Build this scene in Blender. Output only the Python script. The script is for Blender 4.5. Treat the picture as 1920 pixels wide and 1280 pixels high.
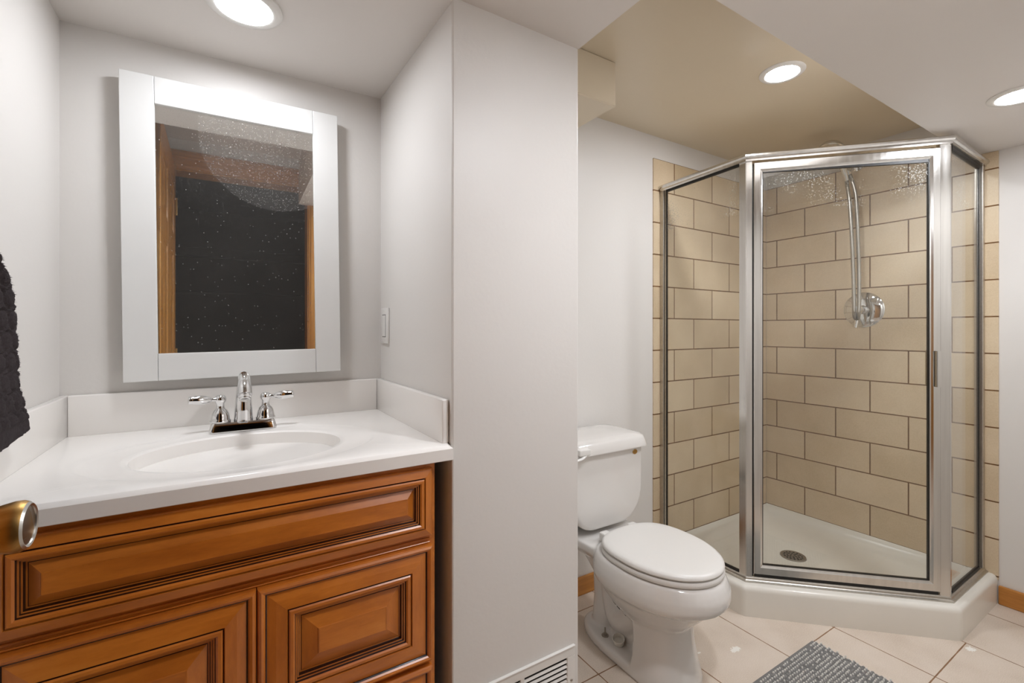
import bpy, bmesh, math, random
from mathutils import Vector, Matrix, noise
from mathutils.bvhtree import BVHTree
random.seed(7)
for o in list(bpy.data.objects): bpy.data.objects.remove(o, do_unlink=True)
S = bpy.context.scene
COL = S.collection
PI = math.pi

# ------------------------------------------------------------------ camera, world, exposure
TH = 0.5565; FPX = 862.14; CY = 618.18; HC = 1.1403
cam_d = bpy.data.cameras.new('camera'); cam = bpy.data.objects.new('camera', cam_d); COL.objects.link(cam)
cam_d.sensor_fit = 'HORIZONTAL'; cam_d.sensor_width = 36.0; cam_d.lens = FPX/1920*36
cam_d.shift_y = -(640-CY)/1920
cam_d.clip_start = 0.02
cam.location = (0, 0, HC); cam.rotation_euler = (PI/2, 0, -TH)
S.camera = cam
w = bpy.data.worlds.new('world'); S.world = w; w.use_nodes = True
w.node_tree.nodes['Background'].inputs[0].default_value = (0.010, 0.009, 0.008, 1)
w.node_tree.nodes['Background'].inputs[1].default_value = 1.0
S.view_settings.view_transform = 'Standard'; S.view_settings.look = 'None'
S.view_settings.exposure = 0.55; S.view_settings.gamma = 1.0
S.view_settings.use_curve_mapping = False
LAMP = dict(alcove=74.0, shower=158.0, right=152.0, front=185.0)   # radiance of the ceiling lamps
LAMP_COL = (0.965, 1.0, 1.065)

# ------------------------------------------------------------------ materials
def lin(c):
    f = lambda v: v/12.92 if v <= .04045 else ((v+.055)/1.055)**2.4
    return tuple(f(x/255) for x in c)+(1.0,)
class NT:
    def __init__(s, name):
        s.m = bpy.data.materials.new(name); s.m.use_nodes = True
        s.t = s.m.node_tree; s.n = s.t.nodes; s.b = s.n['Principled BSDF']; s.out = s.n['Material Output']
    def add(s, typ, ins=None, **kw):
        n = s.n.new(typ)
        for k, v in kw.items(): setattr(n, k, v)
        for k, v in (ins or {}).items():
            if isinstance(v, bpy.types.NodeSocket): s.t.links.new(v, n.inputs[k])
            else: n.inputs[k].default_value = v
        return n
    def link(s, a, b): s.t.links.new(a, b)
    def math(s, op, a, b=None, c=None):
        ins = {0: a}
        if b is not None: ins[1] = b
        if c is not None: ins[2] = c
        return s.add('ShaderNodeMath', ins, operation=op).outputs[0]
    def mix(s, fac, a, b):
        n = s.n.new('ShaderNodeMix'); n.data_type = 'RGBA'
        for sock, v in ((n.inputs[0], fac), (n.inputs[6], a), (n.inputs[7], b)):
            if isinstance(v, bpy.types.NodeSocket): s.t.links.new(v, sock)
            else: sock.default_value = v
        return n.outputs[2]
    def coord(s): return s.add('ShaderNodeTexCoord').outputs['Object']
    def noise(s, scale, detail=3, vec=None, rough=.5):
        ins = {'Scale': scale, 'Detail': detail, 'Roughness': rough}
        ins['Vector'] = vec if vec is not None else s.coord()
        return s.add('ShaderNodeTexNoise', ins).outputs['Fac']
    def stretch(s, sc):
        return s.add('ShaderNodeMapping', {'Vector': s.coord(), 'Scale': sc}).outputs[0]
    def ramp(s, fac, stops):
        n = s.add('ShaderNodeValToRGB', {'Fac': fac}); e = n.color_ramp.elements
        while len(e) < len(stops): e.new(.5)
        for i, (p, c) in enumerate(stops): e[i].position = p; e[i].color = c
        return n.outputs['Color']
    def bump(s, h, strength, dist=.001):
        n = s.add('ShaderNodeBump', {'Height': h, 'Strength': strength, 'Distance': dist})
        s.link(n.outputs[0], s.b.inputs['Normal'])
    def set(s, **kw):
        for k, v in kw.items():
            k = {'color': 'Base Color', 'rough': 'Roughness', 'metal': 'Metallic', 'coat': 'Coat Weight', 'coatr': 'Coat Roughness', 'spec': 'Specular IOR Level', 'sheen': 'Sheen Weight'}[k]
            if isinstance(v, bpy.types.NodeSocket): s.link(v, s.b.inputs[k])
            else: s.b.inputs[k].default_value = v
        return s

def paint(name, c, rough=.5, bump=.12, scale=90):
    t = NT(name); c1 = lin(c); c0 = tuple(x*.96 for x in c1[:3])+(1,)
    t.set(color=t.mix(t.noise(3, 2), c0, c1), rough=rough, spec=.35)
    t.bump(t.noise(scale, 3), bump, .002); return t.m
M = {}
M['wall'] = paint('wall_paint', (228, 224, 219), .42)
M['ceiling'] = paint('ceiling_paint', (226, 220, 214), .5, .06)
M['tray'] = paint('semigloss_ceiling_paint', (222, 208, 184), .28, .25, 6)
def simple(name, c, rough=.4, metal=0, coat=0, n=0, nscale=40, bump=0, spec=.5):
    t = NT(name); cc = lin(c)
    if n: t.set(color=t.mix(t.noise(nscale, 4), tuple(x*(1-n) for x in cc[:3])+(1,), cc))
    else: t.set(color=cc)
    t.set(rough=rough, metal=metal, coat=coat, spec=spec)
    if bump: t.bump(t.noise(nscale, 4), bump, .001)
    return t.m
M['white_wood'] = simple('white_painted_wood', (231, 230, 227), .35, n=.03, nscale=14)
M['plastic'] = simple('white_plastic', (232, 229, 224), .3, n=.01)
M['marble'] = simple('cultured_marble', (249, 245, 240), .22, coat=.2, n=.03, nscale=6)
M['porcelain'] = simple('glazed_porcelain', (229, 225, 220), .10, coat=.5, n=.03, nscale=5)
M['acrylic'] = simple('shower_pan_acrylic', (234, 229, 219), .22, n=.05, nscale=9)
M['chrome'] = simple('polished_chrome', (226, 226, 226), .06, metal=1, n=.04, nscale=30)
def brushed():
    t = NT('bright_aluminium')
    v = t.noise(1, 4, t.stretch((60, 60, 3)))
    t.set(color=t.mix(v, lin((196, 193, 188)), lin((228, 226, 222))), metal=1, rough=t.math('MULTIPLY_ADD', v, .18, .10))
    return t.m
M['alu'] = brushed()
M['alu_dull'] = simple('weathered_aluminium', (206, 200, 190), .36, metal=1, n=.3, nscale=120)
M['hose'] = simple('ribbed_steel_hose', (186, 181, 172), .3, metal=1, n=.15)
M['dark_metal'] = simple('drain_metal', (176, 168, 158), .4, metal=1, n=.2)
M['gasket'] = simple('black_rubber', (22, 19, 16), .5)
M['black'] = simple('dark_void', (14, 12, 11), .8)
def brass():
    t = NT('antique_brass')
    v = t.noise(1, 5, t.stretch((260, 8, 8)))
    t.set(color=t.mix(v, lin((150, 110, 56)), lin((206, 168, 104))), metal=1, rough=t.math('MULTIPLY_ADD', v, .15, .34))
    return t.m
M['brass'] = brass()
M['steel_face'] = simple('satin_steel', (198, 196, 190), .3, metal=1, n=.05)
def wood(name, dark, mid, light, sc, rough=.3, coat=.35, fine=1.0):
    t = NT(name)
    v = t.noise(1.0, 6, t.stretch(sc), .6)
    f = t.noise(1.0, 3, t.stretch(tuple(q*6 for q in sc)), .7)
    v2 = t.math('MULTIPLY_ADD', f, .3*fine, t.math('MULTIPLY', v, .75))
    t.set(color=t.ramp(v2, [(.28, lin(dark)), (.52, lin(mid)), (.78, lin(light))]), rough=rough, coat=coat*.7, coatr=.3)
    t.bump(f, .05, .001)
    return t.m
M['cab'] = wood('stained_maple', (176, 96, 28), (210, 124, 43), (228, 148, 64), (5, 5, 22), fine=.6)
M['cab_v'] = wood('stained_maple_upright', (172, 93, 27), (206, 120, 41), (224, 143, 61), (22, 5, 5), fine=.6)
M['glaze'] = simple('dark_antique_glaze', (40, 14, 6), .35, coat=.3)
M['cab_in'] = simple('cabinet_side_stain', (62, 24, 12), .45, n=.2)
M['pine_x'] = wood('honey_pine_lengthwise', (160, 100, 36), (190, 126, 54), (208, 150, 76), (3, 40, 40), .35, .3)
M['pine_y'] = wood('honey_pine_crosswise', (160, 100, 36), (190, 126, 54), (208, 150, 76), (40, 3, 40), .35, .3)
M['pine_z'] = wood('honey_pine_upright', (156, 100, 36), (188, 128, 52), (206, 152, 74), (40, 40, 3), .35, .3)
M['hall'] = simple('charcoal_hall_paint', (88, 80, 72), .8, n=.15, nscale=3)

def tile_mat(name, axis, x0):
    t = NT(name)
    sx = t.add('ShaderNodeSeparateXYZ', {0: t.coord()})
    X = t.math('SUBTRACT', sx.outputs[axis], x0)
    Z = t.math('SUBTRACT', sx.outputs['Z'], .1110)
    v = t.add('ShaderNodeCombineXYZ', {0: X, 1: Z, 2: 0.0}).outputs[0]
    br = t.add('ShaderNodeTexBrick', {'Vector': v, 'Color1': (0, 0, 0, 1), 'Color2': (1, 1, 1, 1), 'Scale': 1.0, 'Mortar Size': .0030, 'Mortar Smooth': .1, 'Bias': 0.0, 'Brick Width': .305, 'Row Height': .155})
    br.offset = .5; br.offset_frequency = 2
    big = t.noise(5, 3); fine = t.noise(260, 3)
    tone = t.math('MULTIPLY_ADD', fine, .35, t.math('MULTIPLY_ADD', big, .45, t.math('MULTIPLY', br.outputs['Color'], .2)))
    base = t.ramp(tone, [(.3, lin((197, 175, 142))), (.52, lin((214, 193, 162))), (.75, lin((226, 208, 180)))])
    grout = t.mix(t.noise(30, 2), lin((80, 50, 24)), lin((140, 102, 62)))
    t.set(color=t.mix(br.outputs['Fac'], base, grout), rough=t.math('MULTIPLY_ADD', br.outputs['Fac'], .5, .32), spec=.4)
    h = t.math('MULTIPLY_ADD', fine, .12, t.math('SUBTRACT', 1.0, br.outputs['Fac']))
    t.bump(h, .5, .002)
    return t.m
M['tile_b'] = tile_mat('beige_shower_tile_back', 'X', 1.9035)
M['tile_r'] = tile_mat('beige_shower_tile_side', 'Y', 1.4635)

def floor_mat():
    t = NT('speckled_floor_tile')
    s = t.add('ShaderNodeSeparateXYZ', {0: t.coord()})
    def line(o, x0, p):
        a = t.math('FRACT', t.math('DIVIDE', t.math('SUBTRACT', s.outputs[o], x0-p*20), p))
        d = t.math('MINIMUM', a, t.math('SUBTRACT', 1.0, a))
        return t.math('MULTIPLY', d, p)
    wob = t.math('MULTIPLY', t.noise(25, 2), .0016)
    cross = t.math('ADD', line('Y', .549, .2965), t.math('GREATER_THAN', s.outputs['X'], 2.291))   # the last row of tiles is staggered
    d = t.math('MINIMUM', line('X', 1.0480, .3106), cross)
    g = t.math('LESS_THAN', d, t.math('ADD', wob, .0012))
    fine = t.noise(420, 2); big = t.noise(6, 3)
    tone = t.math('MULTIPLY_ADD', fine, .6, t.math('MULTIPLY', big, .4))
    base = t.ramp(tone, [(.3, lin((192, 174, 156))), (.5, lin((216, 201, 185))), (.72, lin((228, 215, 202)))])
    grout = t.mix(t.noise(18, 3), lin((96, 66, 42)), lin((168, 130, 96)))
    col = t.mix(g, base, grout)
    # dried paint drips: irregular blobs at fixed places on the tiles
    for (px, py, r) in ((1.545, .972, .018), (1.42, 1.03, .006), (2.26, .53, .016)):
        v = t.add('ShaderNodeCombineXYZ', {0: t.math('MULTIPLY', t.math('SUBTRACT', s.outputs['X'], px), .6), 1: t.math('SUBTRACT', s.outputs['Y'], py), 2: 0.0}).outputs[0]
        L = t.add('ShaderNodeVectorMath', {0: v}, operation='LENGTH').outputs['Value']
        n = t.math('MULTIPLY', t.noise(90, 4, rough=.75), r*2.2)
        col = t.mix(t.math('LESS_THAN', t.math('ADD', L, n), r*1.75), col, lin((240, 236, 228)))
    t.set(color=col, rough=t.math('MULTIPLY_ADD', g, .4, .38), spec=.4)
    t.bump(t.math('MULTIPLY_ADD', fine, .2, t.math('SUBTRACT', 1.0, g)), .4, .0015)
    return t.m
M['floor'] = floor_mat()

def glass_mat():
    t = NT('clear_shower_glass')
    tr = t.add('ShaderNodeBsdfTransparent', {0: (.985, .99, .98, 1)})
    gl = t.add('ShaderNodeBsdfGlossy', {'Color': (1, 1, 1, 1), 'Roughness': .02})
    df = t.add('ShaderNodeBsdfDiffuse', {0: (.8, .8, .77, 1)})
    g = t.add('ShaderNodeNewGeometry')
    dt = t.add('ShaderNodeVectorMath', {0: g.outputs['Normal'], 1: g.outputs['Incoming']}, operation='DOT_PRODUCT').outputs['Value']
    fr = t.math('MULTIPLY_ADD', t.math('POWER', t.math('SUBTRACT', 1.0, t.math('ABSOLUTE', dt)), 5.0), .6, .035)
    a = t.add('ShaderNodeMixShader', {0: fr, 1: tr.outputs[0], 2: gl.outputs[0]})
    # dried water spots and soap film
    v = t.add('ShaderNodeTexVoronoi', {'Vector': t.coord(), 'Scale': 130.0})
    spots = t.math('LESS_THAN', v.outputs['Distance'], t.math('MULTIPLY', t.math('SUBTRACT', t.noise(7, 2), .36), 1.1))
    s = t.add('ShaderNodeSeparateXYZ', {0: t.coord()})
    film = t.math('MULTIPLY_ADD', t.math('MULTIPLY', spots, t.math('GREATER_THAN', s.outputs['Z'], 1.5)), .22, t.math('MULTIPLY', t.noise(9, 4), .03))
    b = t.add('ShaderNodeMixShader', {0: film, 1: a.outputs[0], 2: df.outputs[0]})
    t.link(b.outputs[0], t.out.inputs[0]); return t.m
M['glass'] = glass_mat()

def mirror_mat():
    t = NT('dusty_mirror_glass')
    t.set(color=(.86, .87, .86, 1), metal=1, rough=.012)
    df = t.add('ShaderNodeBsdfDiffuse', {0: lin((205, 200, 194))})
    co = t.coord(); s = t.add('ShaderNodeSeparateXYZ', {0: co})
    def dots(scale, thr, keep):
        v = t.add('ShaderNodeTexVoronoi', {'Vector': co, 'Scale': scale})
        d = t.math('LESS_THAN', v.outputs['Distance'], thr)
        r = t.add('ShaderNodeSeparateColor', {0: v.outputs['Color']})
        return t.math('MULTIPLY', d, t.math('GREATER_THAN', r.outputs[0], keep))
    d = t.math('ADD', t.math('MULTIPLY', dots(340, .27, .55), .28), t.math('MULTIPLY', dots(130, .14, .72), .60))
    # unwiped hazy patch in the upper right, bounded by the arc of a wiping cloth
    dx = t.math('SUBTRACT', s.outputs['X'], .09); dz = t.math('SUBTRACT', s.outputs['Z'], .265)
    L = t.math('SQRT', t.math('ADD', t.math('MULTIPLY', dx, dx), t.math('MULTIPLY', dz, dz)))
    patch = t.math('LESS_THAN', L, t.math('MULTIPLY_ADD', t.noise(5, 2), .02, .176))
    haze = t.math('MULTIPLY_ADD', patch, .045, t.math('MULTIPLY_ADD', t.noise(5, 4), .04, .030))
    f = t.math('MINIMUM', t.math('MULTIPLY_ADD', d, t.math('MULTIPLY_ADD', patch, .6, .55), haze), 1.0)
    mx = t.add('ShaderNodeMixShader', {0: f, 1: t.b.outputs[0], 2: df.outputs[0]})
    t.link(mx.outputs[0], t.out.inputs[0]); return t.m
M['mirror'] = mirror_mat()
def emis(name, L):
    t = NT(name); e = t.add('ShaderNodeEmission', {0: LAMP_COL+(1,), 1: L})
    t.link(e.outputs[0], t.out.inputs[0]); return t.m
M['towel'] = simple('charcoal_terry', (66, 59, 60), .95, n=.45, nscale=220, bump=.6, spec=.1)
M['towel_fuzz'] = simple('charcoal_terry_loops', (84, 77, 77), .95, n=.3, nscale=60, spec=.1)
M['mat_base'] = simple('grey_cotton', (138, 136, 133), .95, n=.3, nscale=300, bump=.4, spec=.1)
M['mat_loop'] = simple('grey_chenille', (150, 148, 145), .95, n=.3, nscale=200, spec=.1)
M['mat_fleck'] = simple('white_chenille', (226, 223, 216), .95, spec=.1)
M['scale'] = simple('dark_print', (70, 66, 62), .6)

# ------------------------------------------------------------------ mesh helpers
def obj(name, bm, mats, parent=None, smooth=False, kind=None):
    me = bpy.data.meshes.new(name)
    bmesh.ops.recalc_face_normals(bm, faces=bm.faces)
    if smooth:
        for f in bm.faces: f.smooth = True
    bm.to_mesh(me); bm.free()
    for m in (mats if isinstance(mats, (list, tuple)) else [mats]): me.materials.append(M[m] if isinstance(m, str) else m)
    o = bpy.data.objects.new(name, me); COL.objects.link(o)
    if parent:
        o.parent = parent
        o.matrix_parent_inverse = Matrix.Identity(4)
    if kind: o['kind'] = kind
    if smooth:
        try: me.set_sharp_from_angle(angle=math.radians(40))
        except Exception: pass
    return o
def thing(name, label, cat, loc=(0, 0, 0), group=None):
    o = bpy.data.objects.new(name, None); COL.objects.link(o)
    o.location = loc; o.empty_display_size = .05
    o['label'] = label; o['category'] = cat
    if group: o['group'] = group
    return o
def tag(o, label, cat, group=None):
    o['label'] = label; o['category'] = cat
    if group: o['group'] = group
    return o
def shift(bm, loc):           # geometry is written in room coordinates; parts sit under an Empty at loc
    bmesh.ops.translate(bm, verts=bm.verts, vec=-Vector(loc)); return bm
def part(name, bm, mats, par, smooth=False, up=None):
    """par: thing (its location is subtracted), up: part it hangs under"""
    shift(bm, par.location)
    return obj(name, bm, mats, up or par, smooth)
def box(bm, a, b, bev=0, seg=2):
    r = bmesh.ops.create_cube(bm, size=1)['verts']
    c = [(p+q)/2 for p, q in zip(a, b)]; s = [abs(q-p) for p, q in zip(a, b)]
    for v in r: v.co = Vector((c[i]+v.co[i]*s[i] for i in range(3)))
    if bev:
        es = list({e for v in r for e in v.link_edges})
        bmesh.ops.bevel(bm, geom=es, offset=bev, segments=seg, affect='EDGES', profile=.5)
    return bm
def BM(): return bmesh.new()
def B(a, b, bev=0, seg=2): return box(BM(), a, b, bev, seg)
def quad(bm, pts, mi=0):
    f = bm.faces.new([bm.verts.new(p) for p in pts]); f.material_index = mi; return f
def loft(bm, rings, cap0=True, cap1=True, close=True, mis=None):
    R = [[bm.verts.new(p) for p in r] for r in rings]; n = len(R[0])
    for k in range(len(R)-1):
        for i in range(n if close else n-1):
            j = (i+1) % n
            try:
                f = bm.faces.new((R[k][i], R[k][j], R[k+1][j], R[k+1][i]))
                if mis: f.material_index = mis[k]
            except ValueError: pass
    if cap0: bm.faces.new(list(reversed(R[0])))
    if cap1: bm.faces.new(R[-1])
    return R
def lathe(bm, prof, origin=(0, 0, 0), axis=(0, 0, 1), n=40):
    """prof: list of (radius, height along axis)"""
    ax = Vector(axis).normalized(); t = Vector((1, 0, 0)) if abs(ax.x) < .9 else Vector((0, 1, 0))
    u = ax.cross(t).normalized(); v = ax.cross(u); o = Vector(origin)
    rings = []
    for r, h in prof:
        r = max(r, 1e-5)
        rings.append([o+ax*h+u*(r*math.cos(2*PI*i/n))+v*(r*math.sin(2*PI*i/n)) for i in range(n)])
    loft(bm, rings); return bm
def smooth_path(P, k=8):
    P = [Vector(p) for p in P]; out = []
    for i in range(len(P)-1):
        p0 = P[max(i-1, 0)]; p1 = P[i]; p2 = P[i+1]; p3 = P[min(i+2, len(P)-1)]
        for j in range(k):
            t = j/k
            out.append(.5*((2*p1)+(-p0+p2)*t+(2*p0-5*p1+4*p2-p3)*t*t+(-p0+3*p1-3*p2+p3)*t**3))
    out.append(P[-1]); return out
def tube(bm, path, rad, n=16, k=8, flat=1.0):
    P = smooth_path(path, k) if k > 1 else [Vector(p) for p in path]
    m = len(P); rings = []; up = Vector((0, 0, 1))
    nr = len(rad) if isinstance(rad, (list, tuple)) else 0
    prev = None
    for i, p in enumerate(P):
        d = (P[min(i+1, m-1)]-P[max(i-1, 0)]).normalized()
        if prev is None:
            a = d.cross(up if abs(d.z) < .95 else Vector((0, 1, 0))).normalized()
        else:
            a = (prev-d*prev.dot(d)).normalized()
        prev = a; b = d.cross(a)
        if nr:
            x = i/(m-1)*(nr-1); q = min(int(x), nr-2); r = rad[q]+(rad[q+1]-rad[q])*(x-q)
        else: r = rad
        rings.append([p+a*(r*math.cos(2*PI*j/n))+b*(r*flat*math.sin(2*PI*j/n)) for j in range(n)])
    loft(bm, rings); return bm
def offset_poly(P, d):
    """inward offset of an open 2D polyline whose inside lies on its left"""
    out = []
    for i, p in enumerate(P):
        p = Vector(p)
        def nrm(a, b):
            e = (Vector(b)-Vector(a)).normalized(); return Vector((-e.y, e.x))
        if i == 0: q = p+nrm(P[0], P[1])*d
        elif i == len(P)-1: q = p+nrm(P[-2], P[-1])*d
        else:
            n1 = nrm(P[i-1], P[i]); n2 = nrm(P[i], P[i+1]); b = (n1+n2).normalized()
            q = p+b*(d/b.dot(n1))
        out.append(q)
    return out
def sweep(bm, P, prof, dz=None):
    """mitred extrusion of a closed profile [(inward, z)] along the open 2D polyline P"""
    cols = []
    offs = [offset_poly(P, o) for o, z in prof]
    for i in range(len(P)):
        cols.append([(offs[k][i].x, offs[k][i].y, prof[k][1]+(dz[i] if dz else 0)) for k in range(len(prof))])
    loft(bm, cols); return bm
def structure(name, bm, m, parent=None, smooth=False):
    o = obj(name, bm, m, parent, smooth)
    o['kind'] = 'structure'
    return o

# ------------------------------------------------------------------ key planes (metres)
XL, XA, XP, XR = -.339, .4315, .7983, 2.7324       # left wall, alcove right wall, pillar right edge, shower tile
YM, YP, YT, YTW = 1.5096, .9481, 1.5238, 1.531     # mirror wall, pillar front, shower tile, wall behind toilet
ZC, ZH = 1.8886, 2.0812                            # low ceiling, raised ceiling over toilet and shower
XRW = 2.741
YS = .6419                                         # back edge of the low ceiling by the shower
DX0, DX1, DZ = -.300, .400, 2.005                  # doorway in the wall behind the camera

# ------------------------------------------------------------------ setting
structure('floor', B((XL-.1, -.12, -.06), (XRW+.1, 1.65, 0)), 'floor')
structure('wall_left', B((XL-.1, -.12, 0), (XL, YM+.1, 2.25)), 'wall')
structure('wall_back', B((XL, YM, 0), (XA, YM+.1, 2.25)), 'wall')
b = BM(); box(b, (XA, YP, 0), (XP, 1.63, 2.25), .004, 2)
structure('wall_partition', b, 'wall')
structure('wall_toilet', B((XP, YTW, 0), (XRW, YTW+.1, 2.25)), 'wall')
structure('wall_right', B((XRW, -.12, 0), (XRW+.1, YTW+.1, 2.25)), 'wall')
b = BM()
box(b, (XL, -.12, 0), (DX0, 0, 2.25)); box(b, (DX1, -.12, 0), (XRW, 0, 2.25)); box(b, (DX0, -.12, DZ), (DX1, 0, 2.25))
structure('wall_front', b, 'wall')
# alcove ceiling (slightly out of level), low ceiling in an L, raised tray, raised part by the door
b = BM(); YA0 = .915
lo = [(XL, YM, 1.8826), (XA, YM, 1.8985), (XA, YA0, 1.8765), (XL, YA0, 1.876)]
loft(b, [lo, [(x, y, 2.25) for x, y, z in lo]])
structure('ceiling', b, 'ceiling')
b = BM()
loft(b, [[(x, y, z) for x, y in ((.335, 0), (XRW, 0), (XRW, YS), (XP, YS), (XP, YP), (XA, YP), (XA, YA0), (.335, YA0))] for z in (ZC, 2.25)])
structure('ceiling', b, 'ceiling')
structure('ceiling', B((XP, YS, ZH), (XRW, YTW, 2.25)), 'tray')
structure('ceiling', B((XL, 0, 2.15), (.335, YA0, 2.25)), 'ceiling')
# boxed-in duct along the pillar
b = BM(); box(b, (XP, 1.181, 1.925), (1.1665, YTW, ZH), .004, 1)
structure('trim_1', b, 'tray')
# tiled shower walls
structure('wall_tile_back', B((1.7545, YT, .098), (XR, YTW+.004, 1.971), .002, 1), 'tile_b')
b = BM(); box(b, (XR, .556, .098), (XRW+.004, YS, ZC-.001)); box(b, (XR, YS, .098), (XRW+.004, YT, 1.971))
structure('wall_tile_right', b, 'tile_r')
# wooden baseboards
def baseboard(name, a, bb, m): structure(name, B(a, bb, .004, 2), m)
baseboard('baseboard_back', (XP, YTW-.014, 0), (1.75, YTW, .077), 'pine_x')
baseboard('baseboard_right', (XRW-.014, .016, 0), (XRW, .556, .077), 'pine_y')
# doorway: jambs, casing, open door, dark hall
b = BM()
box(b, (DX0, -.12, 0), (DX0+.018, 0, DZ)); box(b, (DX1-.018, -.12, 0), (DX1, 0, DZ)); box(b, (DX0, -.12, DZ-.018), (DX1, 0, DZ))
structure('trim_2', b, 'pine_z')
def casing(name, x0, x1, z0, z1, m, along):
    b = BM(); d = [(0, 0), (0, .012), (.008, .017), (.022, .017), (.026, .012), (.050, .009), (.056, .006), (.060, .006), (.060, 0)]
    if along == 'z': rings = [[(x0+(x1-x0)*p/.060, q, z) for p, q in d] for z in (z0, z1)]
    else: rings = [[(x, q, z1-(z1-z0)*p/.060) for p, q in d] for x in (x0, x1)]
    loft(b, rings); structure(name, b, m)
casing('trim_3', DX1+.052, DX1-.008, 0, DZ-.008, 'pine_z', 'z')
casing('trim_4', XL+.0, DX1+.052, DZ-.008, DZ+.085, 'pine_x', 'x')
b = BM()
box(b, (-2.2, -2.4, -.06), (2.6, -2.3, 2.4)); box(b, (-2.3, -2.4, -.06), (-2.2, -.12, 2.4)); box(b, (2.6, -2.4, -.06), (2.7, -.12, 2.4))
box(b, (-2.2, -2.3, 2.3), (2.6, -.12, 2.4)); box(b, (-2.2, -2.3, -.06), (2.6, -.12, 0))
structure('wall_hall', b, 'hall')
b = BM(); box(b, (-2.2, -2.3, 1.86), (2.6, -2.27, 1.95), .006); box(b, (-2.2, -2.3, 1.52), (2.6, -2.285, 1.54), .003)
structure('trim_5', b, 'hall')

def six_panel_door():
    W, T, H = .690, .035, 1.985
    a = math.radians(88.5)
    d = bpy.data.objects.new('door_1', None); COL.objects.link(d); d['kind'] = 'structure'
    d.location = (-.248, .012, .012); d.rotation_euler = (0, 0, a)
    # local x runs from hinge to latch, local -y is the face seen from the doorway
    b = BM()
    st, mid = .105, .10
    cols = [(st, W/2-mid/2), (W/2+mid/2, W-st)]
    rows = [(.20, .80), (.92, 1.52), (1.62, 1.87)]
    box(b, (0, .004, 0), (W, T-.004, H))
    for x0, x1 in ((0, st), (W/2-mid/2, W/2+mid/2), (W-st, W)): box(b, (x0, 0, 0), (x1, T, H), .002, 1)
    for z0, z1 in ((0, .20), (.80, .92), (1.52, 1.62), (1.87, H)): box(b, (0, .0003, z0), (W, T-.0003, z1))
    obj('door_slab', b, 'pine_z', d)
    for x0, x1 in cols:
        for z0, z1 in rows:
            b = BM()
            for s, y in ((-1, .005), (1, T-.005)):
                rings = [[(x0+i, y+s*p, z0+i), (x1-i, y+s*p, z0+i), (x1-i, y+s*p, z1-i), (x0+i, y+s*p, z1-i)] for i, p in ((0, -.002), (0, .004), (.010, .003), (.014, -.0005), (.020, -.0005), (.05, .0045), (.052, .0045))]
                loft(b, rings)
            obj('door_panel', b, 'pine_z', d)
    # knob: bell shaped with a dished end, on a round rose
    kx, kz = W-.060, .935
    for s, y0 in ((-1, 0), (1, T)):
        b = BM()
        lathe(b, [(.0, 0), (.033, 0), (.033, .003), (.028, .008), (.016, .010), (.0125, .014), (.0115, .022), (.0135, .028), (.0185, .036), (.0225, .046), (.0245, .055), (.0245, .061), (.0225, .065)], (kx, y0, kz), (0, s, 0), 48)
        k = obj('door_knob', b, 'brass', d, True); k['label'] = 'antique brass door knob with a dished end'
        b = BM()
        lathe(b, [(.0225, .0650), (.0205, .0670), (.0188, .0662), (.0172, .0625), (.012, .0610), (.004, .0606), (0, .0606), (0, .060), (.022, .060)], (kx, y0, kz), (0, s, 0), 48)
        obj('knob_face', b, 'steel_face', k, True)
    for z in (.22, 1.0, 1.78):
        b = BM(); lathe(b, [(.006, -.045), (.006, .045)], (-.004, T*.0-.003, z), (0, 0, 1), 12); obj('hinge', b, 'brass', d, True)
    return d
six_panel_door()

# ------------------------------------------------------------------ recessed lamps
def ceiling_lamp(label, x, y, z, L, r=.062, k=0):
    t = thing('recessed_ceiling_light', label, 'ceiling light', (x, y, z), 'recessed ceiling lights')
    b = BM(); ro = r*1.36
    lathe(b, [(ro, .004), (ro, -.002), (ro-.004, -.0055), (r+.004, -.007), (r, -.006), (r-.001, .004)], (x, y, z), (0, 0, 1), 64)
    part('trim_ring', b, 'plastic', t, True)
    b = BM(); lathe(b, [(r-.001, .002), (r-.001, -.004), (r*.8, -.0062), (r*.4, -.0074), (0, -.0078)], (x, y, z), (0, 0, 1), 64)
    part('lens', b, emis('lamp_lens_glow.%d' % k, L), t, True)
ceiling_lamp('round white recessed light over the vanity mirror', .036, 1.222, 1.8835, LAMP['alcove'], .058, 0)
ceiling_lamp('round recessed light in the raised beige ceiling near the shower door', 1.727, .906, ZH, LAMP['shower'], .055, 1)
ceiling_lamp('round recessed light in the low ceiling at the right edge of the view', 2.146, .388, ZC, LAMP['right'], .056, 2)

ceiling_lamp('round recessed light in the low ceiling in front of the partition wall', .80, .25, ZC, LAMP['front'], .056, 3)

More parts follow.
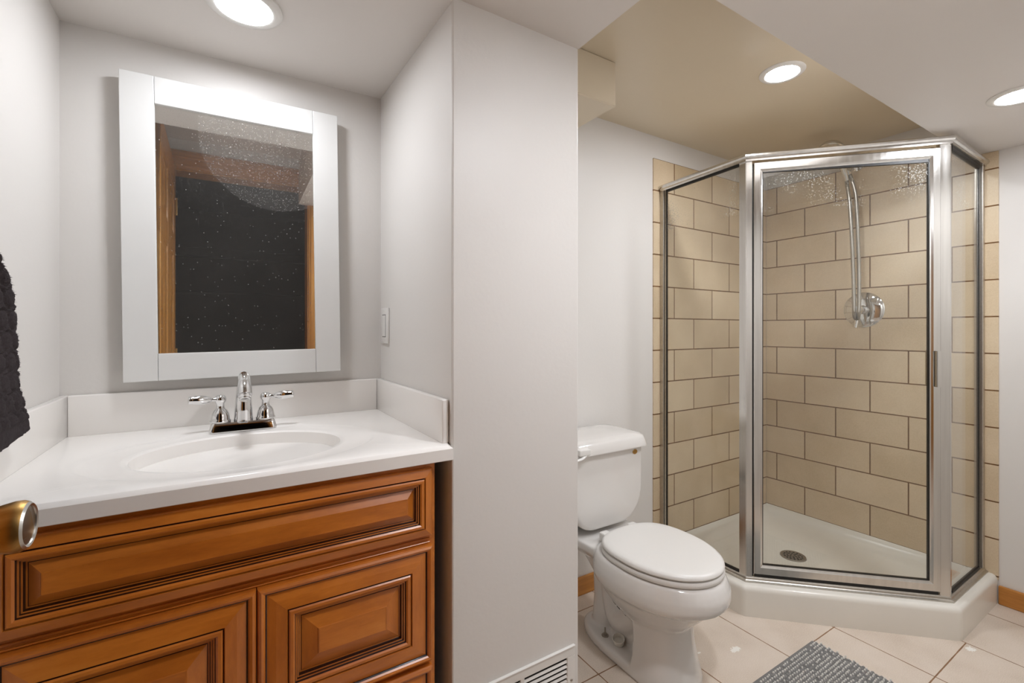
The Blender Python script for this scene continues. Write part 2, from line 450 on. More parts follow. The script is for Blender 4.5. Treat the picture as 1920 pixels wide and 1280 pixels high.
# ------------------------------------------------------------------ vanity cabinet
CF = .965
vc = thing('vanity_cabinet', 'stained brown wood vanity cabinet with raised panels under the white sink top', 'cabinet', (.04, 1.22, 0))
CX0, CX1 = -.318, .397
b = BM(); box(b, (CX0, CF+.0195, .10), (CX0+.016, YM-.005, .849)); box(b, (CX1-.019, CF+.0195, .10), (CX1-.003, YM-.005, .849))
box(b, (CX0+.015, CF+.0195, .10), (CX1-.018, YM-.005, .116)); box(b, (CX0+.015, YM-.012, .11), (CX1-.018, YM-.005, .70)); box(b, (CX0+.01, CF+.06, 0), (CX1-.01, CF+.076, .101))
part('carcass', b, 'cab_in', vc)
b = BM()
for a, c in (((CX0, CF, .10), (CX0+.03, CF+.02, .849)), ((CX1-.022, CF, .10), (CX1, CF+.02, .849)), ((CX0+.02, CF+.0004, .828), (CX1-.01, CF+.0196, .849)),
             ((CX0+.02, CF+.0004, .655), (CX1-.01, CF+.0196, .692)), ((.036, CF+.0008, .10), (.058, CF+.0192, .67)), ((CX0+.02, CF+.0006, .10), (CX1-.01, CF+.0194, .125)), ((.05, CF+.0006, .395), (CX1-.01, CF+.0194, .43))):
    box(b, a, c, .0015, 1)
for z0, z1 in ((.6765, .6805), (.669, .672)): box(b, (CX0+.02, CF-.003, z0), (CX1-.012, CF+.002, z1), .001, 1)
part('face_frame', b, 'cab', vc)
DOORP = [(0, 0), (0, .011), (.002, .0145), (.006, .0172), (.010, .0155), (.0125, .0125), (.0140, .0100), (.0155, .0095), (.030, .0142), (.0480, .0178), (.0498, .0142), (.0512, .0165),
         (.0535, .0190), (.0585, .0190), (.0615, .0165), (.0630, .0130), (.0655, .0130), (.0665, .0095), (.0690, .0095), (.0705, .0030), (.0735, .0030), (.0745, .0040), (.1020, .0140), (.1030, .0157), (.1055, .0157)]
DRAWP = [(0, 0), (0, .009), (.002, .0112), (.0175, .0168), (.0192, .0140), (.0205, .0165), (.0230, .0190), (.0275, .0190), (.0305, .0165), (.0318, .0130), (.0342, .0130), (.0350, .0095), (.0372, .0095), (.0385, .0035), (.0408, .0035),
         (.0418, .0040), (.0570, .0132), (.0578, .0150), (.060, .0150)]
def panel_front(x0, x1, z0, z1, prof, y):
    b = BM()
    rings = [[(x0+i, y-p, z0+i), (x1-i, y-p, z0+i), (x1-i, y-p, z1-i), (x0+i, y-p, z1-i)] for i, p in prof]
    def deep(k):   # recessed lines between mouldings hold the dark glaze
        p0, p1 = prof[k][1], prof[k+1][1]; w = prof[k+1][0]-prof[k][0]
        return k > 1 and w < .0016 and max(p0, p1) < .0172 and not (k > 4 and p1 > .0140 and k > len(prof)-4)
    R = [[b.verts.new(p) for p in r] for r in rings]
    for k in range(len(R)-1):
        for i in range(4):
            j = (i+1) % 4
            f = b.faces.new((R[k][i], R[k][j], R[k+1][j], R[k+1][i]))
            f.material_index = 2 if deep(k) else (1 if i in (1, 3) else 0)
    b.faces.new(R[-1]); b.faces.new(list(reversed(R[0])))
    return b
YB = CF-.0005
part('drawer_front', panel_front(-.291, .3865, .688, .836, DRAWP, YB), ['cab', 'cab_v', 'glaze'], vc)['label'] = 'long false drawer front below the sink'
part('door', panel_front(-.291, .0465, .118, .668, DOORP, YB), ['cab', 'cab_v', 'glaze'], vc)
part('drawer', panel_front(.0485, .3865, .415, .668, DOORP, YB), ['cab', 'cab_v', 'glaze'], vc)
part('drawer', panel_front(.0485, .3865, .150, .403, DOORP, YB), ['cab', 'cab_v', 'glaze'], vc)

# ------------------------------------------------------------------ vanity top with moulded basin
vt = thing('vanity_top', 'white cultured marble vanity top with a moulded oval sink and splashes', 'countertop', (.046, 1.22, .85))
ZK, YC, ZS = .8837, .9388, .9824
def vanity_top():
    b = BM(); cx, cy = .035, 1.178; N = 144
    x0, x1, y0, y1 = XL+.001, XA-.001, YC, YM-.001
    cor = [math.atan2(y-cy, x-cx) for x, y in ((x1, y1), (x0, y1), (x0, y0), (x1, y0))]
    A = [2*PI*i/N-PI for i in range(N)]
    for c in cor:
        k = min(range(N), key=lambda i: abs(A[i]-c)); A[k] = c
    def rect(a, ins, z, drop=0):
        c, s = math.cos(a), math.sin(a); t = 1e9
        for lim, d in ((x1-cx, c), (x0-cx, c)):
            if d*lim > 0: t = min(t, lim/d)
        for lim, d in ((y1-cy, s), (y0+ins-cy, s)):
            if d*lim > 0: t = min(t, lim/d)
        return (cx+c*t, cy+s*t, z)
    def ell(a, rx, ry, z, oy=0):
        # same polar angle on an ellipse
        c, s = math.cos(a), math.sin(a); t = 1/math.sqrt((c/rx)**2+(s/ry)**2)
        return (cx+c*t, cy+oy+s*t, z)
    R = [[rect(a, .002, .850) for a in A], [rect(a, 0, .8515) for a in A], [rect(a, 0, ZK-.0075) for a in A], [rect(a, .0060, ZK-.0008) for a in A], [rect(a, .0080, ZK) for a in A]]
    R += [[ell(a, .285, .212, ZK) for a in A], [ell(a, .279, .207, ZK-.0018) for a in A], [ell(a, .272, .202, ZK-.0032) for a in A],
          [ell(a, .215, .172, ZK-.0042) for a in A], [ell(a, .204, .163, ZK-.0048) for a in A], [ell(a, .200, .159, ZK-.0075) for a in A]]
    for e, d in ((.988, .018), (.974, .036), (.955, .060), (.925, .084), (.87, .105), (.77, .119), (.62, .127), (.45, .131), (.33, .131), (.18, .135), (.09, .137)):
        R.append([ell(a, .200*e, .159*e, ZK-d) for a in A])
    loft(b, R)
    return b
slab = part('countertop', vanity_top(), 'marble', vt, True)
part('backsplash', B((XL+.017, YM-.016, ZK-.001), (XA-.017, YM-.001, ZS), .003, 3), 'marble', vt, True)
part('side_splash', B((XL+.001, .958, ZK-.001), (XL+.017, YM-.001, ZS), .003, 3), 'marble', vt, True)
part('side_splash', B((XA-.017, .9635, ZK-.001), (XA-.001, YM-.001, ZS), .003, 3), 'marble', vt, True)
b = BM(); lathe(b, [(0, 0), (.021, 0), (.023, .002), (.021, .004), (.016, .0035), (.015, .001), (0, .001)], (.035, 1.178, ZK-.1375), (0, 0, 1), 32)
part('sink_drain', b, 'chrome', vt, True)

# ------------------------------------------------------------------ faucet
FX, FY = .039, 1.392
fc = thing('faucet', 'chrome two-handle faucet standing behind the oval sink', 'faucet', (FX, FY, ZK))
def rrect(cx, cy, hx, hy, r, z, n=6):
    P = []
    for sx, sy, a0 in ((1, 1, 0), (-1, 1, PI/2), (-1, -1, PI), (1, -1, 1.5*PI)):
        for i in range(n+1):
            a = a0+PI/2*i/n; P.append((cx+sx*(hx-r)+r*math.cos(a), cy+sy*(hy-r)+r*math.sin(a), z))
    return P
b = BM(); loft(b, [rrect(FX, FY, .076, .029, .010, ZK-.003), rrect(FX, FY, .076, .029, .010, ZK+.002), rrect(FX, FY, .071, .024, .008, ZK+.019), rrect(FX, FY, .069, .022, .007, ZK+.0215)])
part('base_plate', b, 'chrome', fc, True)
for s in (-1, 1):
    hx = FX+s*.0508; z = ZK+.021
    b = BM(); lathe(b, [(0, 0), (.0225, 0), (.0235, .002), (.0235, .005), (.0215, .0075), (.0205, .014), (.0190, .022), (.0150, .030), (.0105, .034), (.0090, .038), (.0090, .046), (.0105, .049), (.0128, .054), (.0132, .059), (.0118, .064), (.0080, .068), (0, .0695)], (hx, FY, z), (0, 0, 1), 40)
    h = part('handle', b, 'chrome', fc, True)
    b = BM(); lathe(b, [(0, .006), (.0055, .008), (.0048, .016), (.0040, .019), (.0062, .022), (.0100, .032), (.0116, .042), (.0110, .054), (.0094, .062), (.0098, .065), (.0080, .068), (0, .0695)], (hx, FY-.002, z+.058), (s, -.22, .06), 32)
    part('lever', b, 'chrome', fc, True, h)
b = BM(); z = ZK+.020
tube(b, [(FX, FY, z), (FX, FY-.001, z+.03), (FX, FY-.004, z+.065), (FX, FY-.014, z+.098), (FX, FY-.036, z+.118), (FX, FY-.062, z+.112), (FX, FY-.083, z+.095), (FX, FY-.094, z+.078)], [.0225, .0205, .0175, .0145, .0128, .0135, .0152, .0162], 32, 10)
part('spout', b, 'chrome', fc, True)
b = BM(); d = Vector((0, -.011, -.017)).normalized(); lathe(b, [(0, -.002), (.0125, -.002), (.0135, 0), (.0135, .006), (.0120, .0075), (.0120, .013), (.0105, .014), (0, .012)], (FX, FY-.094, z+.078), tuple(d), 32)
part('aerator', b, 'chrome', fc, True)

# ------------------------------------------------------------------ mirror
mi = thing('wall_mirror', 'rectangular mirror with a wide white frame above the sink', 'mirror', (.036, 1.487, 1.3997))
mi.rotation_euler = (math.radians(-.25), math.radians(-.7), math.radians(-.5))
def mpart(name, a, c, m, bev=.0015): return obj(name, B(a, c, bev, 2), m, mi)
MW, MH, MF = .256, .387, .069
for s in (-1, 1):
    x = sorted((s*MW, s*(MW-MF)))
    mpart('stile', (x[0], -.020, -MH), (x[1], 0, MH), 'white_wood')
    z = sorted((s*MH, s*(MH-MF)))
    mpart('rail', (-MW+MF+.0006, -.0196, z[0]), (MW-MF-.0006, -.0004, z[1]), 'white_wood')
mpart('mirror_glass', (-MW+MF-.002, -.0125, -MH+MF-.002), (MW-MF+.002, -.006, MH-MF+.002), 'mirror', 0)
b = BM(); box(b, (-MW+.03, 0, -MH+.03), (MW-.03, .0165, MH-.03)); obj('backing', b, 'cab_in', mi)

# ------------------------------------------------------------------ light switch on the partition
ls = thing('light_switch', 'white rocker light switch on the partition wall beside the mirror', 'light switch', (XA, 1.452, 1.153))
b = B((XA-.006, 1.413, 1.097), (XA, 1.491, 1.209), .0025, 2); part('wall_plate', b, 'plastic', ls, True)
b = BM(); box(b, (XA-.0075, 1.4365, 1.1195), (XA-.004, 1.4675, 1.1865), .001, 1)
part('rocker', b, 'plastic', ls)
b = BM(); box(b, (XA-.0064, 1.4345, 1.1175), (XA-.0055, 1.4695, 1.1885)); part('rocker_gap', b, 'scale', ls)
for z in (1.104, 1.202):
    b = BM(); lathe(b, [(0, 0), (.003, 0), (.0026, .001), (0, .0012)], (XA-.006, 1.452, z), (-1, 0, 0), 16); part('screw', b, 'plastic', ls, True)

# ------------------------------------------------------------------ hand towel on its ring
tw = thing('hand_towel', 'dark grey terry hand towel with a scalloped pattern on the left wall', 'towel', (-.30, .955, .965))
def towel():
    b = BM(); NZ, NU = 150, 150
    zt, zb = 1.345, .962
    edge = [(1.345, .024), (1.30, .034), (1.265, .056), (1.225, .108), (1.20, .135), (1.165, .148), (1.12, .160), (1.05, .180), (1.0, .216), (.975, .233), (.962, .238)]
    def hw(z):
        for (za, a), (zc, c) in zip(edge, edge[1:]):
            if z <= za and z >= zc: return a+(c-a)*(za-z)/(za-zc)
        return edge[-1][1]
    grid = []; cy = .925
    for k in range(NZ+1):
        z = zt+(zb-zt)*k/NZ; w = hw(z); row = []
        gather = max(0, min(1, (z-1.02)/.25))
        th = .011+.006*gather
        for i in range(NU):
            u = 2*PI*i/NU
            c, s = math.cos(u), math.sin(u)
            yy = math.copysign(abs(c)**.75, c); xx = math.copysign(abs(s)**.55, s)
            fold = .004*math.sin(yy*6.5+2.2*z*3)*(.35+gather)
            y = cy+w*yy; x = -.302+th*xx+fold
            zz = z-(.006*math.sin(yy*2.6+.6)+.004*(1-yy))*(k/NZ)**3
            # embossed rows of overlapping rounds
            hem = zz < .984
            p = .034; q = zz/p; r0 = math.floor(q); best = 9
            for rr in (r0-1, r0, r0+1, r0+2):
                off = .5*(rr % 2)
                cc = round(y/p*.9-off)+off
                dd = math.hypot((y/p*.9-cc), (q-rr)*1.0); best = min(best, abs(dd-.46))
            groove = 0 if hem else -.0036*math.exp(-(best/.09)**2)
            fuzz = (0 if hem else .0014)*noise.noise(Vector((x*420, y*420, zz*420)))+(.001*math.sin(y*900) if hem else 0)
            nrm = Vector((xx, yy*.35)).normalized()
            x += nrm.x*(groove+fuzz-(.003 if hem else 0)); y += nrm.y*(groove+fuzz)
            row.append((x, y, zz))
        grid.append(row)
    loft(b, grid); return b, grid
b, g = towel()
cloth = part('towel_cloth', b, 'towel', tw, True)
b = BM(); rnd = random.Random(3)
for k in range(11000):
    i = rnd.randrange(4, 138); j = rnd.randrange(150); q = g[i][j]
    if q[2] < .986 or q[1] < .80: continue
    a = Vector(g[i][j]); n = (a-Vector((-.302, a.y*.7+.925*.3, a.z)))
    n = Vector((n.x*3, n.y, 0)).normalized()
    a = a+Vector((0, rnd.uniform(-.002, .002), rnd.uniform(-.0015, .0015)))
    tip = a+n*rnd.uniform(.001, .0030)+Vector((rnd.uniform(-.001, .001), rnd.uniform(-.0015, .0015), rnd.uniform(-.002, .001)))
    s = Vector((rnd.uniform(-1, 1), rnd.uniform(-1, 1), rnd.uniform(-1, 1))).normalized()*.0005
    b.faces.new([b.verts.new(a+s-n*.001), b.verts.new(a-s-n*.001), b.verts.new(tip)])
o = part('terry_pile', b, 'towel_fuzz', tw, False, cloth); o['kind'] = 'stuff'
tr = thing('towel_ring', 'chrome towel ring on the left wall holding the dark grey towel', 'towel ring', (XL, .925, 1.40))
b = BM(); lathe(b, [(0, 0), (.022, 0), (.022, .006), (.010, .010), (.008, .030), (.010, .036), (0, .038)], (XL, .925, 1.415), (1, 0, 0), 24); part('mount', b, 'chrome', tr, True)
b = BM(); tube(b, [(-.308, .925+.036*math.sin(a), 1.379+.036*math.cos(a)) for a in [2*PI*i/40 for i in range(41)]], .004, 10, 1); part('ring', b, 'chrome', tr, True)

# ------------------------------------------------------------------ floor vent grille in the partition
vg = thing('vent_grille', 'white louvred metal vent grille low on the partition wall', 'vent', (.628, YP, .21))
GX0, GX1, GZ0, GZ1 = .474, .782, .110, .3115
b = BM()
for a, c in (((GX0, YP-.006, GZ1-.027), (GX1, YP, GZ1)), ((GX0, YP-.006, GZ0), (GX1, YP, GZ0+.027)), ((GX0, YP-.006, GZ0+.026), (GX0+.026, YP, GZ1-.026)), ((GX1-.026, YP-.006, GZ0+.026), (GX1, YP, GZ1-.026))):
    box(b, a, c, .0015, 1)
box(b, (GX0, YP-.0085, GZ1-.004), (GX1, YP-.004, GZ1), .0015, 2)
box(b, (.6115, YP-.005, GZ0+.02), (.6235, YP, GZ1-.02), .001, 1)
part('grille_frame', b, 'plastic', vg)
b = BM(); box(b, (GX0+.02, YP-.0008, GZ0+.02), (GX1-.02, YP, GZ1-.02)); part('duct_opening', b, 'black', vg)
z = GZ1-.036
while z > GZ0+.03:
    for x0, x1 in ((GX0+.025, .612), (.623, GX1-.025)):
        b = BM(); loft(b, [[(x, YP-.0055, z-.0030), (x, YP-.0048, z-.0040), (x, YP-.0012, z+.0012), (x, YP-.0018, z+.0022)] for x in (x0, x1)])
        part('louver', b, 'plastic', vg)
    z -= .0128
for x in (GX0+.012, GX1-.012):
    b = BM(); lathe(b, [(0, 0), (.0035, 0), (.003, .0015), (0, .002)], (x, YP-.006, .222), (0, -1, 0), 16); part('screw', b, 'dark_metal', vg, True)

# ------------------------------------------------------------------ toilet
TX = 1.238
to = thing('toilet', 'white two-piece toilet with closed lid between the partition and the shower', 'toilet', (TX, 1.15, 0))
def egg(z, hw, yf, yb, n=56, ef=2.05, eb=2.8, split=.56, cx=TX):
    """outline: front tip at yf (towards the camera), back at yb"""
    yc = yf+(yb-yf)*split; P = []
    for i in range(n):
        t = 2*PI*i/n; c, s = math.cos(t), math.sin(t)
        e = ef if s < 0 else eb
        x = cx+hw*math.copysign(abs(c)**(2/e), c)
        y = yc+(yc-yf if s < 0 else yb-yc)*math.copysign(abs(s)**(2/e), s)
        P.append((x, y, z))
    return P
def toilet_bowl():
    b = BM()
    loft(b, [egg(z, h, f, k) for z, h, f, k in ((.150, .070, .985, 1.16), (.185, .100, .950, 1.19), (.220, .128, .915, 1.215), (.255, .152, .882, 1.235), (.278, .165, .858, 1.245), (.288, .175, .842, 1.25),
        (.296, .183, .828, 1.255), (.312, .187, .821, 1.26), (.335, .187, .821, 1.26), (.355, .182, .828, 1.26), (.370, .176, .836, 1.255), (.377, .168, .846, 1.25))])
    # front pedestal, hollow behind
    def ped(z, hw, yf, yb):
        P = []
        for i in range(25):
            a = PI+PI*i/24; P.append((TX+hw*math.copysign(abs(math.cos(a))**.8, math.cos(a)), yf+.085+.085*math.sin(a), z))
        P += [(TX+hw, yb, z), (TX-hw, yb, z)]
        return P
    loft(b, [ped(z, h, f, k) for z, h, f, k in ((0, .112, .922, 1.085), (.02, .111, .922, 1.085), (.06, .104, .932, 1.082), (.12, .098, .944, 1.08), (.20, .094, .952, 1.085), (.25, .096, .94, 1.10))])
    # foot flange
    def foot(z, g):
        return egg(z, .112+g, .922-g, 1.385+g, 56, 2.6, 2.6, .45)
    loft(b, [foot(0, 0), foot(.022, 0), foot(.030, -.004), foot(.034, -.012)])
    # trapway
    tube(b, [(TX, 1.10, .22), (TX, 1.15, .13), (TX, 1.215, .092), (TX, 1.245, .13), (TX, 1.268, .205), (TX, 1.285, .25), (TX, 1.298, .225), (TX, 1.302, .13), (TX, 1.302, .005)], [.06, .062, .060, .054, .050, .048, .046, .048, .058], 24, 6)
    # core between the pedestal and the trap
    box(b, (TX-.045, 1.05, .02), (TX+.045, 1.25, .16), .02)
    # deck under the tank
    loft(b, [rrect(TX, 1.345, hx, .150, .05, z) for hx, z in ((.085, .290), (.125, .325), (.140, .345), (.142, .366), (.138, .372))])
    loft(b, [rrect(TX, 1.302+(hy-.04)*.75, hx, hy, .03, z) for hx, hy, z in ((.044, .040, .10), (.046, .042, .22), (.062, .07, .285), (.085, .10, .31))])
    return b
bowl = part('bowl', toilet_bowl(), 'porcelain', to, True)
r = bowl.modifiers.new('fuse', 'REMESH'); r.mode = 'VOXEL'; r.voxel_size = .0045; r.use_smooth_shade = True
s = bowl.modifiers.new('soften', 'SMOOTH'); s.factor = .5; s.iterations = 5
# tank: rounded lower corners
def tank_ring(y, ins):
    hx, zt, zb = .179-ins, .690, .392+ins
    P = [(TX-hx, y, zt), (TX-hx*.985, y, .50)]
    rr, rz = .105, .108
    for i in range(13):
        a = PI+PI/2*i/12; P.append((TX-hx*.975+rr+rr*math.cos(a), y, zb+rz+rz*math.sin(a)))
    Q = [(2*TX-x, y, z) for x, y, z in reversed(P)]
    return P+Q
b = BM(); loft(b, [tank_ring(y, i) for y, i in ((1.2890, .012), (1.2905, .005), (1.295, .0015), (1.302, 0), (1.495, 0), (1.502, .006))])
tank = part('tank', b, 'porcelain', to, True)
b = BM()
def lid_ring(hx, y0, y1, r, z): return rrect(TX, (y0+y1)/2, hx, (y1-y0)/2, r, z, 8)
loft(b, [lid_ring(.193, 1.276, 1.511, .03, .680), lid_ring(.203, 1.268, 1.516, .035, .6805), lid_ring(.2035, 1.2675, 1.516, .035, .686), lid_ring(.197, 1.275, 1.513, .035, .712), lid_ring(.193, 1.280, 1.511, .036, .722), lid_ring(.185, 1.290, 1.505, .04, .7275), lid_ring(.165, 1.31, 1.49, .05, .7300), lid_ring(.06, 1.36, 1.44, .03, .7315)])
part('tank_lid', b, 'porcelain', to, True)
b = BM(); box(b, (1.066, 1.256, .689), (1.1175, 1.292, .711), .0035, 3)
fl = part('flush_lever', b, 'plastic', to, True)
b = BM(); tube(b, [(1.098, 1.264, .692), (1.092, 1.262, .686), (1.07, 1.258, .679), (1.03, 1.257, .676)], [.006, .007, .0065, .0055], 14, 6, .7); part('lever_arm', b, 'plastic', to, True, fl)
b = BM(); rr = [[(1.3745+rx*math.cos(t), y, .6585+rz*math.sin(t)) for t in [2*PI*i/32 for i in range(32)]] for rx, rz, y in ((.0125, .0095, 1.2905), (.0125, .0095, 1.2872), (.0105, .0075, 1.2862), (.0095, .0065, 1.2868), (.004, .003, 1.2864))]
loft(b, rr); part('badge', b, 'brass', to, True)['label'] = 'small oval brass badge'
def seat_rings(prof): return [egg(z, .167+g, .8425-g, 1.2255+g*.5, 64) for g, z in prof]
b = BM(); loft(b, seat_rings([(-.006, .3780), (.0005, .3800), (.003, .3850), (.003, .3905), (.000, .3955), (-.006, .3970)])); part('seat', b, 'plastic', to, True)
b = BM(); loft(b, seat_rings([(-.006, .3995), (.0, .4010), (.0025, .4050), (.0015, .4100), (-.003, .4145), (-.010, .4175), (-.03, .4190), (-.08, .4205), (-.13, .4210)])); part('seat_lid', b, 'plastic', to, True)
for s in (-1, 1):
    b = BM(); box(b, (TX+s*.07-.018, 1.222, .374), (TX+s*.07+.018, 1.252, .408), .006, 3); part('seat_hinge', b, 'plastic', to, True)
b = BM(); lathe(b, [(0, 0), (.013, 0), (.013, .003), (.008, .005), (.0065, .005), (.0065, .010), (.003, .011), (.003, .030), (0, .031)], (1.166, 1.236, .033), (0, 0, 1), 20)
part('floor_bolt', b, 'dark_metal', to, True)
b = BM(); lathe(b, [(0, 0), (.014, 0), (.0195, .010), (.0215, .027), (.0198, .0275), (.0175, .012), (0, .010)], (1.176, 1.176, .033), (-.25, -.15, 1), 28)
part('bolt_cap', b, 'acrylic', to, True)
# small printed mark under the rim, laid on the bowl's left flank
dg = bpy.context.evaluated_depsgraph_get(); ev = bowl.evaluated_get(dg); tree = BVHTree.FromObject(bowl, dg)
def flank(y, z):
    h = tree.ray_cast(Vector((-.4, y-1.15, z)), Vector((1, 0, 0)))
    return (h[0]+h[1]*.0006) if h[0] else None
b = BM()
for pts in ([(1.172, .232), (1.168, .219), (1.16, .211), (1.15, .209), (1.142, .214)], [(1.172, .244), (1.169, .237), (1.166, .243), (1.163, .236), (1.160, .241)], [(1.156, .236), (1.152, .229), (1.148, .234)]):
    P = [flank(1.142+(v.x-1.158)*1.35, .188+(v.y-.226)*1.35) for v in smooth_path([(y, z, 0) for y, z in pts], 4)]
    P = [p for p in P if p]
    if len(P) > 2: tube(b, P, .0013, 6, 1)
if len(b.verts): obj('printed_mark', b, 'scale', to)

# ------------------------------------------------------------------ shower pan
sp = thing('shower_pan', 'white neo-angle shower pan with a raised curb on the tiled floor', 'shower base', (2.3, 1.1, 0))
PO = [(1.7516, YT+.004), (1.7516, 1.0686), (2.288, .5589), (XR+.003, .5589)]
def rounded(P, r, n=5):
    out = [Vector(P[0])]
    for i in (1, 2):
        p = Vector(P[i]); a = (Vector(P[i-1])-p).normalized(); c = (Vector(P[i+1])-p).normalized()
        ang = a.angle(c); t = r/math.tan(ang/2); ctr = p+(a+c).normalized()*(r/math.sin(ang/2))
        s = p+a*t-ctr; e = p+c*t-ctr
        for k in range(n+1):
            q = s.slerp(e, k/n) if s.length and e.length else s
            out.append(ctr+q.normalized()*r)
    out.append(Vector(P[-1])); return out
b = BM(); rings = []
for off, z, r, bk in ((0, 0, .03, 0), (0, .098, .03, 0), (.002, .107, .03, 0), (.007, .1145, .03, 0), (.015, .118, .03, 0), (.066, .118, .012, .0), (.074, .114, .012, .002), (.080, .104, .012, .008), (.100, .066, .015, .035), (.125, .052, .02, .075)):
    q = rounded(offset_poly(PO, off), r)
    q[0].y = YT+.004-bk; q[-1].x = XR+.003-bk
    rings.append([(v.x, v.y, z) for v in q]+[(XR+.003-bk, YT+.004-bk, z if z < .1 else min(z, .112))])
R = loft(b, rings, True, False)
c = b.verts.new((2.329, 1.17, .044))
L = R[-1]
for i in range(len(L)): b.faces.new((L[i], L[(i+1) % len(L)], c))
part('pan', b, 'acrylic', sp, True)
b = BM(); lathe(b, [(0, .004), (.046, .004), (.052, .0065), (.055, .005), (.056, 0), (0, 0)], (2.329, 1.17, .0445), (0, 0, 1), 40)
for rr, nn in ((.016, 6), (.030, 12), (.041, 16)):
    pass
dr = part('drain', b, 'dark_metal', sp, True)
for rr, nn in ((.012, 5), (.025, 10), (.038, 15)):
    for k in range(nn):
        a = 2*PI*k/nn; b = BM(); lathe(b, [(0, 0), (.0045, 0), (.0045, .0006), (0, .0006)], (2.329+rr*math.cos(a), 1.17+rr*math.sin(a), .0485), (0, 0, 1), 10)
        part('drain_hole', b, 'black', sp, False, dr)

# ------------------------------------------------------------------ shower enclosure
se = thing('shower_enclosure', 'neo-angle glass shower enclosure with bright aluminium frame in the tiled corner', 'shower enclosure', (2.05, .83, .118))
TP = [(1.789, YT-.001), (1.789, 1.083), (2.312, .586), (XR-.001, .586)]
dzh = [-.016, -.002, .013, .004]
b = BM(); sweep(b, TP, [(0, .1183), (0, .1225), (.005, .1245), (.008, .1265), (.010, .1325), (.014, .1365), (.030, .1365), (.036, .1285), (.036, .1183)]); part('bottom_track', b, 'alu_dull', se)
b = BM(); sweep(b, TP, [(.004, 1.827), (.004, 1.834), (-.002, 1.838), (-.005, 1.844), (-.004, 1.851), (.001, 1.8555), (.030, 1.8555), (.036, 1.850), (.036, 1.827)], dzh); part('header_rail', b, 'alu', se)
A = Vector((1.789, 1.083)); E2 = Vector((.523, -.497)).normalized(); N2 = Vector((-E2.y, E2.x))
def D(s, o, z): q = A+E2*s+N2*o; return (q.x, q.y, z)
def dbox(s0, s1, o0, o1, z0, z1, dz=(0, 0), bev=.0012):
    b = BM()
    loft(b, [[D(s0, o0, z0), D(s1, o0, z0), D(s1, o1, z0), D(s0, o1, z0)], [D(s0, o0, z1+dz[0]), D(s1, o0, z1+dz[1]), D(s1, o1, z1+dz[1]), D(s0, o1, z1+dz[0])]])
    if bev: bmesh.ops.bevel(b, geom=list(b.edges), offset=bev, segments=2, affect='EDGES')
    return b
# corner posts
def post(poly, z1): 
    b = BM(); loft(b, [[(x, y, z) for x, y in poly] for z in (.134, z1)]); bmesh.ops.bevel(b, geom=list(b.edges), offset=.0015, segments=2, affect='EDGES'); part('corner_post', b, 'alu', se)
i12 = offset_poly(TP, .012); i34 = offset_poly(TP, .034)
a0, a1 = i12[1], i34[1]
e = a0+E2*.0235; post([(a0.x, a0.y+.030), (a0.x, a0.y), (e.x, e.y), ((e+N2*.022).x, (e+N2*.022).y), (a1.x, a0.y+.030)], 1.829)
r0, r1 = i12[2], i34[2]
e = r0-E2*.034; post([(e.x, e.y), (r0.x, r0.y), (r0.x+.012, r0.y), (r0.x+.012, r1.y), (r1.x-.004, r1.y), ((e+N2*.022).x, (e+N2*.022).y)], 1.840)
# wall jambs
b = BM(); box(b, (1.797, YT-.022, .135), (1.826, YT, 1.813), .002); part('wall_jamb', b, 'alu_dull', se)
b = BM(); box(b, (XR-.024, .596, .135), (XR, .624, 1.832), .002); part('wall_jamb', b, 'alu_dull', se)
# fixed glass panels with black gaskets
def fixed(a, c, name='fixed_panel', lab=''):
    b = BM(); box(b, a, c); return part(name, b, 'glass', se)
g1 = fixed((1.8085, 1.112, .136), (1.8135, YT-.012, 1.826)); g1['label'] = 'clear glass side panel beside the toilet'
g2 = fixed((2.352, .6065, .136), (XR-.012, .6115, 1.838)); g2['label'] = 'clear glass side panel by the right wall'
def gask(a, c, up): part('gasket', B(a, c), 'gasket', se, False, up)
gask((1.8080, YT-.035, .136), (1.8140, YT-.029, 1.816), g1); gask((1.8075, 1.1135, .136), (1.8145, 1.118, 1.823), g1)
gask((1.805, 1.116, .1362), (1.817, YT-.03, .144), g1)
b = BM(); loft(b, [[(x, 1.116, 1.818), (x, YT-.03, 1.806), (x, YT-.03, 1.814), (x, 1.116, 1.827)] for x in (1.806, 1.816)]); part('gasket', b, 'gasket', se, False, g1)
gask((XR-.041, .605, .136), (XR-.036, .613, 1.834), g2); gask((2.356, .603, .1362), (XR-.04, .615, .144), g2)
b = BM(); loft(b, [[(2.358, y, 1.825), (XR-.04, y, 1.818), (XR-.04, y, 1.834), (2.358, y, 1.843)] for y in (.603, .614)]); part('gasket', b, 'gasket', se, False, g2)
# hinged door with its own frame
s0, s1, zb, zt = .0335, .6835, .150, 1.8185
o0, o1 = .008, .030
dt = (0, .010)
door = thing_door = bpy.data.objects.new('door', None); COL.objects.link(door); door.parent = se
def dpart(name, b, m, up=None): return part(name, b, m, se, False, up or door)
b = BM()
def frame_ring(o, ins, zi): return [D(s0+ins, o, zb+zi), D(s1-ins, o, zb+zi), D(s1-ins, o, zt+.010-zi), D(s0+ins, o, zt-zi)]
R = []
for o, i, zi in ((o1, .034, .0385), (o1, .0, .0), (o0+.002, .0, .0), (o0, .002, .002), (o0, .024, .028), (o0+.004, .030, .034), (o0+.006, .034, .0385)):
    R.append([b.verts.new(p) for p in frame_ring(o, i, zi)])
for k in range(len(R)):
    for i in range(4):
        j = (i+1) % 4; k2 = (k+1) % len(R)
        b.faces.new((R[k][i], R[k][j], R[k2][j], R[k2][i]))
dpart('door_frame', b, 'alu')
dpart('door_glass', dbox(s0+.030, s1-.030, .0165, .0215, zb+.034, zt-.030, (0, .010), 0), 'glass')
